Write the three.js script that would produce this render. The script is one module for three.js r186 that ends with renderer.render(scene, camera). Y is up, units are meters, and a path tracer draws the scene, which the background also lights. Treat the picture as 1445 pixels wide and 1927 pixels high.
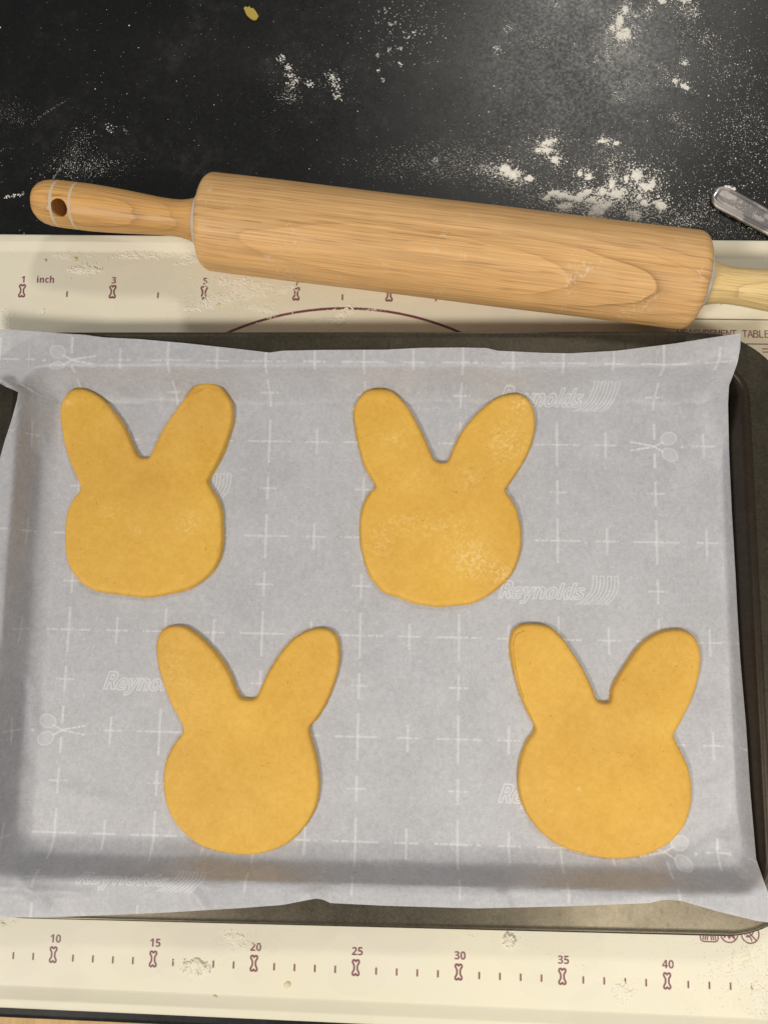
import * as THREE from 'three';
import { mergeGeometries, mergeVertices, toCreasedNormals } from 'three/addons/utils/BufferGeometryUtils.js';
import { Brush, Evaluator, SUBTRACTION } from 'three-bvh-csg';

// ---------------------------------------------------------------- camera, light, exposure
// Everything below is laid out in centimetres (x along the mat, y up from the mat's top face, z towards the cook)
// and turned into metres when a mesh is made.
const scene = new THREE.Scene();
const W = 1445, H = 1927, F = 1430;
const camera = new THREE.PerspectiveCamera(2 * Math.atan(H / 2 / F) * 180 / Math.PI, W / H, 0.01, 20);
const EYE = new THREE.Vector3(0.2277, 39.5424, -0.4759);
const RIGHT = new THREE.Vector3(0.999137, -0.03276, -0.025551), UP = new THREE.Vector3(-0.02125, 0.125495, -0.991867), BACK = new THREE.Vector3(0.0357, 0.991553, 0.124691);
camera.position.copy(EYE).multiplyScalar(0.01);
camera.quaternion.setFromRotationMatrix(new THREE.Matrix4().makeBasis(RIGHT, UP, BACK));
scene.add(camera);

const renderer = new THREE.WebGLRenderer({ antialias: true });
renderer.setSize(767, 1024);
renderer.toneMapping = THREE.LinearToneMapping;
renderer.toneMappingExposure = 0.84;
renderer.shadowMap.enabled = true;

scene.background = new THREE.Color().setRGB(0.25, 0.248, 0.244);      // dim bounced light of the kitchen
scene.backgroundIntensity = 1;
function lamp(x, y, z, tx, tz, half, intensity, color, soft) {          // a shaded lamp shining on (tx, 0, tz)
  const l = new THREE.SpotLight(color, intensity, 0, half * Math.PI / 180, 1, 2);
  l.position.set(x / 100, y / 100, z / 100); l.target.position.set(tx / 100, 0, tz / 100); l.castShadow = true; l.shadow.radius = soft;
  l.shadow.mapSize.set(2048, 2048); l.shadow.camera.near = 0.1; l.shadow.camera.far = 6; l.shadow.bias = -0.0005;
  scene.add(l, l.target); return l;
}
lamp(-60, 92, 50, -14, -9, 32, 3.0, 0xfff7ea, 5.5);      // shaded pendant on the cook's left
lamp(33, 75, 40, 25, 7, 33, 1.4, 0xfff7e8, 5);        // shaded pendant on the cook's right
lamp(42, 150, -136, 6, -20, 50, 3.0, 0xfffaf0, 6);       // lamp over the back of the counter

// ---------------------------------------------------------------- helpers
let seed = 7;
const rnd = () => { seed = (seed * 1664525 + 1013904223) >>> 0; return seed / 4294967296; };
const gauss = () => Math.sqrt(-2 * Math.log(rnd() + 1e-9)) * Math.cos(6.28318 * rnd());
const clamp = (x, a = 0, b = 1) => Math.min(b, Math.max(a, x));
const lerp = (a, b, t) => a + (b - a) * t;
const sstep = (a, b, x) => { const t = clamp((x - a) / (b - a)); return t * t * (3 - 2 * t); };
function hash2(x, y) { let h = (Math.imul(x, 374761393) + Math.imul(y, 668265263)) | 0; h = Math.imul(h ^ (h >>> 13), 1274126177); return ((h ^ (h >>> 16)) >>> 0) / 4294967296; }
function noise(x, y) {
  const i = Math.floor(x), j = Math.floor(y), u = x - i, v = y - j, a = u * u * (3 - 2 * u), b = v * v * (3 - 2 * v);
  return lerp(lerp(hash2(i, j), hash2(i + 1, j), a), lerp(hash2(i, j + 1), hash2(i + 1, j + 1), a), b);
}
function fbm(x, y, n = 4) { let s = 0, w = 0.5, t = 0; for (let k = 0; k < n; k++) { s += w * noise(x, y); t += w; w *= 0.5; x = x * 2.03 + 17.1; y = y * 2.03 + 5.7; } return s / t; }
// the point of height y (cm) that a pixel of the 1445 x 1927 frame looks at
function P(px, py, y) {
  const d = new THREE.Vector3().addScaledVector(RIGHT, (px - W / 2) / F).addScaledVector(UP, -(py - H / 2) / F).sub(BACK);
  return d.multiplyScalar((y - EYE.y) / d.y).add(EYE);
}
const names = {};
function numbered(n) { const k = names[n] = (names[n] ?? -1) + 1; return k ? n + '_' + String(k).padStart(3, '0') : n; }
function tag(o, label, category, group, kind) { if (label) o.userData.label = label; if (category) o.userData.category = category; if (group) o.userData.group = group; if (kind) o.userData.kind = kind; return o; }
function thing(name, x = 0, y = 0, z = 0, turn = 0) { const g = new THREE.Group(); g.name = numbered(name); g.position.set(x / 100, y / 100, z / 100); g.rotation.y = turn; scene.add(g); return g; }
function obj(name, geo, mat, parent) {                                // geo in cm, in the parent's own frame
  const m = new THREE.Mesh(geo.clone().scale(0.01, 0.01, 0.01), mat);
  m.name = parent ? name : numbered(name); m.castShadow = m.receiveShadow = true; (parent ?? scene).add(m); return m;
}
function structure(o) { o.userData.kind = 'structure'; return o; }
function dataTex(w, h, fn, srgb = true) {
  const d = new Uint8Array(w * h * 4);
  for (let j = 0; j < h; j++) for (let i = 0; i < w; i++) { const c = fn(i, j), k = (j * w + i) * 4; d[k] = clamp(c[0], 0, 255); d[k + 1] = clamp(c[1], 0, 255); d[k + 2] = clamp(c[2], 0, 255); d[k + 3] = 255; }
  const t = new THREE.DataTexture(d, w, h); t.magFilter = THREE.LinearFilter; t.minFilter = THREE.LinearMipmapLinearFilter; t.generateMipmaps = true;
  t.wrapS = t.wrapT = THREE.RepeatWrapping; if (srgb) t.colorSpace = THREE.SRGBColorSpace; t.needsUpdate = true; return t;
}
function canvasTex(w, h, draw) {
  const c = document.createElement('canvas'); c.width = w; c.height = h; draw(c.getContext('2d'));
  const t = new THREE.CanvasTexture(c); t.colorSpace = THREE.SRGBColorSpace; t.anisotropy = 8; return t;
}
const grey = (v) => [v, v, v];
// loft of closed loops (each an array of [x, y, z] of equal length); uv planar in cm unless given
function loft(loops, capFirst = false, capLast = false) {
  const n = loops[0].length, pos = [], idx = [];
  for (const l of loops) for (const p of l) pos.push(p[0], p[1], p[2]);
  for (let k = 0; k + 1 < loops.length; k++) for (let i = 0; i < n; i++) {
    const a = k * n + i, b = k * n + (i + 1) % n, c = a + n, d = b + n;
    idx.push(a, c, b, b, c, d);
  }
  const cap = (k, flip) => {
    const l = loops[k], tri = THREE.ShapeUtils.triangulateShape(l.map((p) => new THREE.Vector2(p[0], p[2])), []);
    for (const [a, b, c] of tri) {
      const A = l[a], B = l[b], C = l[c], area = (B[0] - A[0]) * (C[2] - A[2]) - (B[2] - A[2]) * (C[0] - A[0]);
      const up = area < 0;                                            // faces +y
      if (up !== flip) idx.push(k * n + a, k * n + b, k * n + c); else idx.push(k * n + a, k * n + c, k * n + b);
    }
  };
  if (capFirst) cap(0, true);
  if (capLast) cap(loops.length - 1, false);
  const g = new THREE.BufferGeometry();
  g.setAttribute('position', new THREE.Float32BufferAttribute(pos, 3)); g.setIndex(idx);
  planarUV(g); g.computeVertexNormals(); return g;
}
function planarUV(g, x0 = 0, z0 = 0, sx = 1, sz = 1) {
  const p = g.attributes.position, uv = new Float32Array(p.count * 2);
  for (let i = 0; i < p.count; i++) { uv[2 * i] = (p.getX(i) - x0) / sx; uv[2 * i + 1] = (p.getZ(i) - z0) / sz; }
  g.setAttribute('uv', new THREE.BufferAttribute(uv, 2)); return g;
}

// ---------------------------------------------------------------- countertop and floor
const TOP = -0.2;                                                       // the counter's face lies 2 mm under the mat's
{
  const N = 2048, cmPer = 52;
  const base = new Float32Array(N * N);
  for (let j = 0; j < N; j++) for (let i = 0; i < N; i++) {
    const x = i / N * cmPer, y = j / N * cmPer;
    const big = fbm(x * 0.22, y * 0.22, 4), mid = fbm(x * 1.3 + 40, y * 1.3, 3), fine = noise(x * 9, y * 9) * 0.5 + hash2(i, j) * 0.5, grit = noise(x * 16 + 9, y * 16);
    const cloud = sstep(0.34, 0.72, fbm(x * 0.42 + 21, y * 0.42 + 4, 5)), cloud2 = sstep(0.4, 0.75, fbm(x * 1.7 + 3, y * 1.7 + 60, 4));
    const veil = sstep(0.45, 0.7, fbm(x * 0.16 + 2, y * 0.16 + 31, 3));
    let v = 1 + 16 * Math.pow(clamp(big * 1.3 - 0.15), 2) + (16 + 14 * veil) * cloud * (0.25 + 1.1 * cloud2) + 24 * (mid - 0.5) * (0.4 + cloud) + 30 * (fine - 0.5) * (0.6 + 0.6 * cloud) + 22 * (noise(x * 4.5 + 5, y * 4.5) - 0.5);
    const patch = sstep(0.52, 0.72, fbm(x * 0.5 + 7, y * 0.5 + 3, 4));
    v += patch * 9 * grit;
    if (hash2(i + 991, j + 77) > 0.9965 - 0.01 * patch) v += 14 + 45 * hash2(i, j + 5);
    base[j * N + i] = v;
  }
  const map = dataTex(N, N, (i, j) => { const v = Math.max(3, base[j * N + i]); return [v * 0.7, v * 0.7, v * 0.72]; });
  map.wrapS = map.wrapT = THREE.MirroredRepeatWrapping;
  const rough = dataTex(512, 512, (i, j) => grey(62 + 44 * fbm(i / 40, j / 40, 4) + 30 * hash2(i, j)), false);
  const m = new THREE.MeshPhysicalMaterial({ map, roughnessMap: rough, roughness: 1, bumpMap: rough, bumpScale: 0.00006, ior: 1.5 });
  // slab with an eased front edge, drawn as a profile in (z, y)
  const prof = [[20.18 - 0.3, TOP - 3.6], [20.18, TOP - 3.4], [20.18, TOP - 0.3], [20.15, TOP - 0.14], [20.06, TOP - 0.04], [19.9, TOP], [-62, TOP]];
  const pos = [], idx = [];
  for (const x of [-75, 75]) for (const [z, y] of prof) pos.push(x, y, z);
  const n = prof.length;
  for (let k = 0; k + 1 < n; k++) idx.push(k, n + k, k + 1, k + 1, n + k, n + k + 1);
  let g = new THREE.BufferGeometry(); g.setAttribute('position', new THREE.Float32BufferAttribute(pos, 3)); g.setIndex(idx);
  planarUV(g, -24, -36, cmPer, cmPer); g = toCreasedNormals(g, 0.6);
  structure(obj('countertop', g, m));

  const wood = dataTex(512, 256, (i, j) => { const t = fbm(i / 7, j / 120, 4), q = noise(i / 2.2, j / 50); return [238 + 26 * (t - 0.5) - 14 * q, 198 + 34 * (t - 0.5) - 16 * q, 134 + 34 * (t - 0.5) - 14 * q]; });
  const lg = new THREE.BoxGeometry(150, 2, 16); planarUV(lg, 0, 0, 20, 20);
  tag(obj('wooden_ledge', lg, new THREE.MeshStandardMaterial({ map: wood, roughness: 0.55 })), 'pale wooden ledge below the front edge of the dark counter, near left', 'ledge').position.set(0, -0.062, 0.286);
}

// ---------------------------------------------------------------- pastry mat
const MX0 = -30, MX1 = 30, MZ0 = -20.57, MZ1 = 19.45;
{
  const CW = 2048, CH = 1366, S = CW / 60;
  const ink = '#6d3640';
  const map = canvasTex(CW, CH, (c) => {
    c.fillStyle = '#ece6cf'; c.fillRect(0, 0, CW, CH);
    const X = (x) => (x - MX0) * S, Z = (z) => (z - MZ0) * S;
    const bone = (x, z, hh) => {                                       // outlined bone, upright
      const h = hh * S / 2 * 1.06, q = S / 34 * 1.1; c.lineWidth = 2.7; c.strokeStyle = ink; c.lineJoin = 'round';
      c.save(); c.translate(X(x), Z(z)); c.beginPath();
      const half = [[0, -h + 2.2 * q], [2.2 * q, -h - 0.2 * q], [4.6 * q, -h + 0.6 * q], [5.0 * q, -h + 3.4 * q], [3.2 * q, -h + 6.4 * q], [2.4 * q, -h + 8.2 * q], [2.4 * q, 0]];
      const all = [...half, ...half.slice(0, 6).reverse().map(([u, v]) => [u, -v]), ...half.slice(1).map(([u, v]) => [-u, -v]), ...half.slice(1, 6).reverse().map(([u, v]) => [-u, v])];
      all.forEach(([u, v], k) => (k ? c.lineTo(u, v) : c.moveTo(u, v))); c.closePath(); c.stroke(); c.restore();
    };
    const tick = (x, z, h) => { c.fillStyle = ink; c.fillRect(X(x) - 1.3, Z(z) - h * S / 2, 2.6, h * S); };
    const text = (s, x, z, size, font = 'bold', align = 'center') => { c.fillStyle = ink; c.font = `${font} ${size * S}px sans-serif`; c.textAlign = align; c.textBaseline = 'middle'; c.fillText(s, X(x), Z(z)); };
    // centimetre scale along the near edge, inches along the far edge
    for (let k = 1; k < 57; k++) { const x = -27 + k; if (k % 5 === 0) { bone(x, 17, 0.66); text(String(k), x + 0.06, 16.28, 0.52, '600'); } else tick(x, 17.12, 0.33); }
    for (let k = 1; k < 21; k++) { const x = -24.08 + 2.54 * k; if (k % 2) { bone(x, -17.37, 0.66); text(String(k), x + 0.03, -18.02, 0.5, 'bold'); } else tick(x, -17.2, 0.32); }
    text('inch', -24.08 + 2.54 + 1.27, -18.03, 0.5, 'bold');
    c.strokeStyle = '#6f3a41'; c.lineWidth = 0.135 * S;
    for (const r of [15.2, 12.7, 10.2]) { c.beginPath(); c.arc(X(-3.45), Z(-1.37), r * S, 0, 7); c.stroke(); }
    // conversion table at the far right
    c.lineWidth = 1.7; c.strokeStyle = '#7a444b';
    for (const z of [-16.2, -14.86]) { c.beginPath(); c.moveTo(X(11.2), Z(z)); c.lineTo(X(26.5), Z(z)); c.stroke(); }
    c.fillStyle = '#7a444b'; c.font = `${0.56 * S}px monospace`; c.textBaseline = 'middle'; c.textAlign = 'left';
    const word = 'MEASUREMENT TABLE'; [...word].forEach((ch, k) => c.fillText(ch, X(17.58 + (k - 12) * 0.285), Z(-15.42)));
    c.fillRect(X(18.62), Z(-14.62), 0.36 * S, 1.6); c.fillRect(X(18.62), Z(-14.45), 0.36 * S, 1.6);
    // care symbols by the near right corner
    const iz = 14.72, r = 0.42; c.strokeStyle = ink; c.lineWidth = 2;
    const i1 = [15.05, 16.0, 17.0];
    c.beginPath(); c.roundRect(X(i1[0] - r), Z(iz - r), 2 * r * S, 2 * r * S, 0.15 * S); c.stroke();
    for (let q = 0; q < 3; q++) { c.beginPath(); c.ellipse(X(i1[0]), Z(iz + r * 0.85), (0.3 - 0.1 * q) * S, (0.5 - 0.12 * q) * S, 0, Math.PI, 0); c.stroke(); }
    for (const k of [1, 2]) { c.beginPath(); c.arc(X(i1[k]), Z(iz), r * S, 0, 7); c.stroke(); }
    c.fillStyle = ink; c.beginPath(); const fx = X(i1[1]), fz = Z(iz);
    c.moveTo(fx - 0.26 * S, fz + 0.26 * S); for (const [u, v] of [[-0.28, -0.02], [-0.12, 0.06], [-0.02, -0.3], [0.12, 0.02], [0.26, -0.08], [0.27, 0.26], [0.12, 0.1], [0, 0.3], [-0.1, 0.1]]) c.lineTo(fx + u * S, fz + v * S); c.closePath(); c.fill();
    c.beginPath(); c.moveTo(fx - 0.3 * S, fz - 0.3 * S); c.lineTo(fx + 0.3 * S, fz + 0.3 * S); c.stroke();
    const kx = X(i1[2]); c.beginPath(); c.ellipse(kx - 0.02 * S, fz - 0.05 * S, 0.12 * S, 0.24 * S, 0.8, 0, 7); c.moveTo(kx - 0.28 * S, fz + 0.02 * S); c.quadraticCurveTo(kx, fz + 0.02 * S, kx + 0.1 * S, fz + 0.36 * S); c.moveTo(kx - 0.3 * S, fz - 0.3 * S); c.lineTo(kx + 0.3 * S, fz + 0.3 * S); c.stroke();
    // faint greasy unevenness of the silicone
    for (let k = 0; k < 900; k++) { const x = rnd() * CW, y = rnd() * CH, q = 20 + 90 * rnd(); c.fillStyle = rnd() > 0.5 ? 'rgba(255,250,236,0.018)' : 'rgba(120,105,80,0.014)'; c.beginPath(); c.ellipse(x, y, q, q * (0.3 + 0.5 * rnd()), 0, 0, 7); c.fill(); }
  });
  map.flipY = false;
  const bump = dataTex(512, 512, (i, j) => grey(128 + 50 * (fbm(i / 6, j / 6, 3) - 0.5)), false); bump.repeat.set(9, 6);
  const m = new THREE.MeshPhysicalMaterial({ map, roughness: 0.52, bumpMap: bump, bumpScale: 0.00004, sheen: 0.15, sheenColor: new THREE.Color(0xfff6e4), sheenRoughness: 0.6 });
  const t = thing('pastry_mat', 0, 0, 0);
  tag(t, 'cream silicone pastry mat with printed rulers lying under the baking tray', 'mat');
  const rect = (inset, y, r) => { const out = [], w = (MX1 - MX0) / 2 - inset, h = (MZ1 - MZ0) / 2 - inset, cz = (MZ0 + MZ1) / 2; r = Math.max(0.2, r - inset);
    for (const [sx, sz, a0] of [[1, 1, 0], [-1, 1, 1], [-1, -1, 2], [1, -1, 3]]) for (let k = 0; k <= 8; k++) { const a = (a0 + k / 8) * Math.PI / 2; out.push([sx * (w - r) + r * Math.cos(a), y, cz + sz * (h - r) + r * Math.sin(a)]); }
    return out; };
  const sheet = loft([rect(0.95, 0, 1.5), rect(0.96, -0.001, 1.5)].reverse(), false, true);
  const edge = loft([rect(0.03, -0.19, 1.5), rect(0, -0.1, 1.5), rect(0, 0.17, 1.5), rect(0.04, 0.24, 1.5), rect(0.12, 0.27, 1.5), rect(0.40, 0.265, 1.5), rect(0.47, 0.24, 1.5), rect(0.84, 0.025, 1.5), rect(0.96, -0.001, 1.5)], false, false);
  for (const g of [sheet, edge]) planarUV(g, MX0, MZ0, 60, CH / S);
  obj('printed_sheet', sheet, m, t);
  obj('raised_edge', edge, m, t);
}

// ---------------------------------------------------------------- baking tray
const TR = { x: -1.55, z: -0.09, turn: 0.0145, fx: 17.95, fz: 12.14, r: 1.0 };
function trayLocal(x, z) { const c = Math.cos(TR.turn), s = Math.sin(TR.turn), dx = x - TR.x, dz = z - TR.z; return [c * dx - s * dz, s * dx + c * dz]; }
function traySDF(x, z) {                                                // signed distance from the edge of the tray's floor
  const [u, w] = trayLocal(x, z), qx = Math.abs(u) - TR.fx + TR.r, qz = Math.abs(w) - TR.fz + TR.r;
  return Math.hypot(Math.max(qx, 0), Math.max(qz, 0)) + Math.min(Math.max(qx, qz), 0) - TR.r;
}
const TRAY = [[-0.35, 0.15], [-0.14, 0.17], [-0.02, 0.25], [0.06, 0.42], [0.34, 1.68], [0.4, 1.86], [0.48, 1.96], [0.58, 2.0], [0.7, 1.985]];
const RIM = [[0.7, 1.985], [1.1, 1.965], [1.95, 1.95], [2.1, 1.955], [2.18, 1.985], [2.26, 1.985], [2.3, 1.94], [2.3, 1.84], [2.24, 1.8], [0.62, 1.86], [0.5, 1.8], [0.42, 1.65], [0.14, 0.35], [0.04, 0.1], [-0.14, 0.03], [-0.4, 0.02]];
function trayTop(d) { if (d <= TRAY[0][0]) return TRAY[0][1]; for (let k = 1; k < TRAY.length; k++) if (d < TRAY[k][0]) return lerp(TRAY[k - 1][1], TRAY[k][1], (d - TRAY[k - 1][0]) / (TRAY[k][0] - TRAY[k - 1][0])); return 2.0; }
function trayLoop(d, y) {
  const far = Math.max(0, d - 0.5), out = [], r = TR.r + d + far * 0.75, n = 20, wx = TR.fx + d + far * 0.4, wz = TR.fz + d;   // the rim is wider at the two ends and rounder at its outer corners
  for (const [sx, sz, a0] of [[1, 1, 0], [-1, 1, 1], [-1, -1, 2], [1, -1, 3]]) for (let k = 0; k <= n; k++) { const a = (a0 + k / n) * Math.PI / 2; out.push([sx * (wx - r) + r * Math.cos(a), y, sz * (wz - r) + r * Math.sin(a)]); }
  return out;
}
{
  const N = 1024;
  const map = dataTex(N, N, (i, j) => {
    const f = hash2(i, j), b = fbm(i / 60, j / 60, 4), g = noise(i / 4.2, j / 4.2), g2 = noise(i / 9 + 40, j / 9), st = sstep(0.74, 0.82, fbm(i / 26 + 60, j / 26, 3));
    let v = 72 + 14 * (b - 0.5) + 12 * (g - 0.5) + 7 * (g2 - 0.5) + 12 * (f - 0.5); if (f > 0.9975) v += 45;
    return [v * 1.1 - 6 * st, v * 1.02 - 10 * st, v * 0.86 - 14 * st];
  });
  const rough = dataTex(N, N, (i, j) => grey(95 + 12 * (noise(i / 4.2, j / 4.2) - 0.5) + 10 * (hash2(i + 7, j) - 0.5) + 18 * (fbm(i / 90, j / 90, 3) - 0.5)), false);
  const bump = dataTex(N, N, (i, j) => grey(128 + 90 * (noise(i / 1.9, j / 1.9) - 0.5) + 60 * (hash2(i, j + 3) - 0.5)), false);
  for (const t of [map, bump, rough]) t.repeat.set(1 / 12, 1 / 12);
  const m = new THREE.MeshStandardMaterial({ map, metalness: 0.75, roughness: 1, roughnessMap: rough, bumpMap: bump, bumpScale: 0.000006 });
  const mw = new THREE.MeshStandardMaterial({ map, metalness: 0.6, roughness: 0.42, bumpMap: bump, bumpScale: 0.000008, color: 0xb4a6a0 });
  const t = thing('baking_tray', TR.x, 0, TR.z, TR.turn);
  tag(t, 'dark grey non-stick baking tray with a wide rim, lined with white paper', 'baking tray');
  const fl = loft([trayLoop(-0.36, 0.15), trayLoop(-0.355, 0.15)], false, true); obj('tray_floor', fl, m, t);
  obj('side_wall', loft(TRAY.map(([d, y]) => trayLoop(d, y)).reverse()), mw, t);
  obj('rim', loft(RIM.map(([d, y]) => trayLoop(d, y)).reverse()), m, t);
}

// ---------------------------------------------------------------- parchment paper
const FLOOR = 0.21;
const cornerTR = P(1393, 627, 2.9), foldA = P(0, 718, 2.2), foldB = P(66, 752, 0.8), lobe = P(1262, 1668, 2.0), lobe2 = P(594, 1700, 2.1);
function segDist(x, z, a, b) { const ux = b.x - a.x, uz = b.z - a.z, t = clamp(((x - a.x) * ux + (z - a.z) * uz) / (ux * ux + uz * uz)); return [Math.hypot(x - a.x - t * ux, z - a.z - t * uz), t]; }
const CREASES = [[1195, 985, 1330, 1075, 0.06, 0.3], [1240, 1090, 1372, 1010, 0.05, 0.22], [560, 905, 720, 897, 0.025, 0.1], [20, 1460, 300, 1530, 0.06, 0.5], [60, 1250, 75, 1420, 0.09, 0.3], [1290, 1500, 1400, 1440, 0.07, 0.35], [1220, 1640, 1390, 1560, 0.13, 0.35], [15, 1560, 130, 1680, 0.2, 0.3], [5, 1640, 210, 1655, 0.14, 0.22], [10, 1180, 62, 1290, 0.14, 0.22], [380, 1640, 420, 1700, 0.1, 0.25], [930, 1640, 960, 1705, 0.1, 0.2], [1345, 1560, 1425, 1680, 0.12, 0.2], [700, 660, 720, 735, 0.09, 0.2], [1130, 662, 1120, 740, 0.1, 0.2], [330, 645, 345, 735, 0.08, 0.2], [1290, 650, 1345, 760, 0.12, 0.2], [820, 1560, 1000, 1590, 0.03, 0.3], [640, 1650, 700, 1480, 0.03, 0.25], [1000, 735, 1370, 735, 0.05, 0.12], [100, 737, 640, 733, 0.035, 0.14], [420, 1120, 560, 1290, 0.02, 0.2], [1040, 1240, 1120, 1120, 0.02, 0.2], [30, 1000, 60, 880, 0.07, 0.25]]
  .map(([a, b, c, d, amp, wd]) => [P(a, b, FLOOR), P(c, d, FLOOR), amp, wd]);
const RISE = (d) => sstep(-0.24, 0.6, d);
function paperH(x, z) {
  const d0 = traySDF(x, z), d = trayLocal(x, z)[0] > 0 && Math.abs(trayLocal(x, z)[1]) < TR.fz - 0.9 ? d0 - 0.42 * sstep(TR.fx - 2, TR.fx - 1, trayLocal(x, z)[0]) * sstep(TR.fz - 0.9, TR.fz - 3, Math.abs(trayLocal(x, z)[1])) : d0;
  const [tu, tw] = trayLocal(x, z), soft = 0.3 * Math.max(0.85 * sstep(-6, -10, tw), 0.4 * sstep(-15, -17.2, tu), 0.45 * sstep(8, 10.5, tw)), wave = 0.34 * (fbm(x * 0.3 + 60, z * 0.3 + 20, 2) - 0.45) + 0.12 * (noise(x * 1.1, z * 1.1 + 7) - 0.5);   // slacker at the far and left walls, and nowhere quite straight
  let h = FLOOR + 1.87 * lerp(RISE(d + wave), sstep(-1.15, 0.7, d + wave), Math.min(1, soft / 0.3)) + 0.05 * Math.max(0, d - 0.7);
    const edge = sstep(-1.2, 0.6, d);
  h += (0.035 + 0.0 * edge) * (fbm(x * 0.22 + 3, z * 0.22 + 9, 2) - 0.3) * (1 - edge) + edge * 0.22 * (fbm(x * 0.45 + 11, z * 0.45 + 2, 3) - 0.35);
  h += 0.95 * Math.exp(-((x - cornerTR.x) ** 2 + (z - cornerTR.z) ** 2) / 3.6);
  const [fd, ft] = segDist(x, z, foldA, foldB); h += 0.75 * Math.exp(-fd * fd / 0.14) * sstep(-0.05, 0.35, ft) * (1 - ft * ft);
  h += 0.28 * Math.exp(-((x - lobe.x) ** 2 / 1.2 + (z - lobe.z) ** 2 / 0.35)) + 0.2 * Math.exp(-((x - lobe2.x) ** 2 / 0.35 + (z - lobe2.z) ** 2 / 0.8));
  for (const [a, b, amp, wd] of CREASES) { const [q, t] = segDist(x, z, a, b); if (q < 3 * wd) h += amp * Math.exp(-q * q / (wd * wd)) * Math.sin(Math.PI * clamp(0.05 + 0.9 * t)); }
  const lim = trayTop(d0 + 0.07) + 0.09, k = 0.05; return 0.5 * (h + lim + Math.sqrt((h - lim) ** 2 + k * k));   // never below the tray
}
function hitPaper(px, py) {
  let a = 5, b = 0; const f = (y) => { const p = P(px, py, y); return y - paperH(p.x, p.z); };
  let y0 = 5; for (let y = 5; y > 0; y -= 0.02) { if (f(y) < 0) { a = y + 0.02; b = y; break; } }
  for (let k = 0; k < 24; k++) { const m = (a + b) / 2; if (f(m) > 0) a = m; else b = m; }
  const p = P(px, py, b); return [p.x, p.z];
}
const EXTRA = (() => { const n = 200, t = [0]; for (let k = 1; k <= n; k++) { const d = -0.8 + 2.4 * k / n, s = 1.87 * (RISE(d) - RISE(d - 0.012)) / 0.012; t.push(t[k - 1] + (Math.sqrt(1 + s * s) - 1) * 0.012); } return (d) => t[clamp(Math.round((d + 0.8) / 2.4 * n), 0, n)]; })();
const PITCH = 2.5174, PTH = -0.006;
const GRIDX = -19.93, GRIDZ = -8.99;
function paperUV(x, z) {                                                // position on the sheet, in units of its printed grid
  const [u, w] = trayLocal(x, z);
  const ex = Math.sign(u) * EXTRA(Math.abs(u) - TR.fx), ez = Math.sign(w) * EXTRA(Math.abs(w) - TR.fz);
  const dx = x + ex - GRIDX, dz = z + ez - GRIDZ, c = Math.cos(PTH), s = Math.sin(PTH);
  return [(c * dx + s * dz) / PITCH, (-s * dx + c * dz) / PITCH];
}
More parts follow.
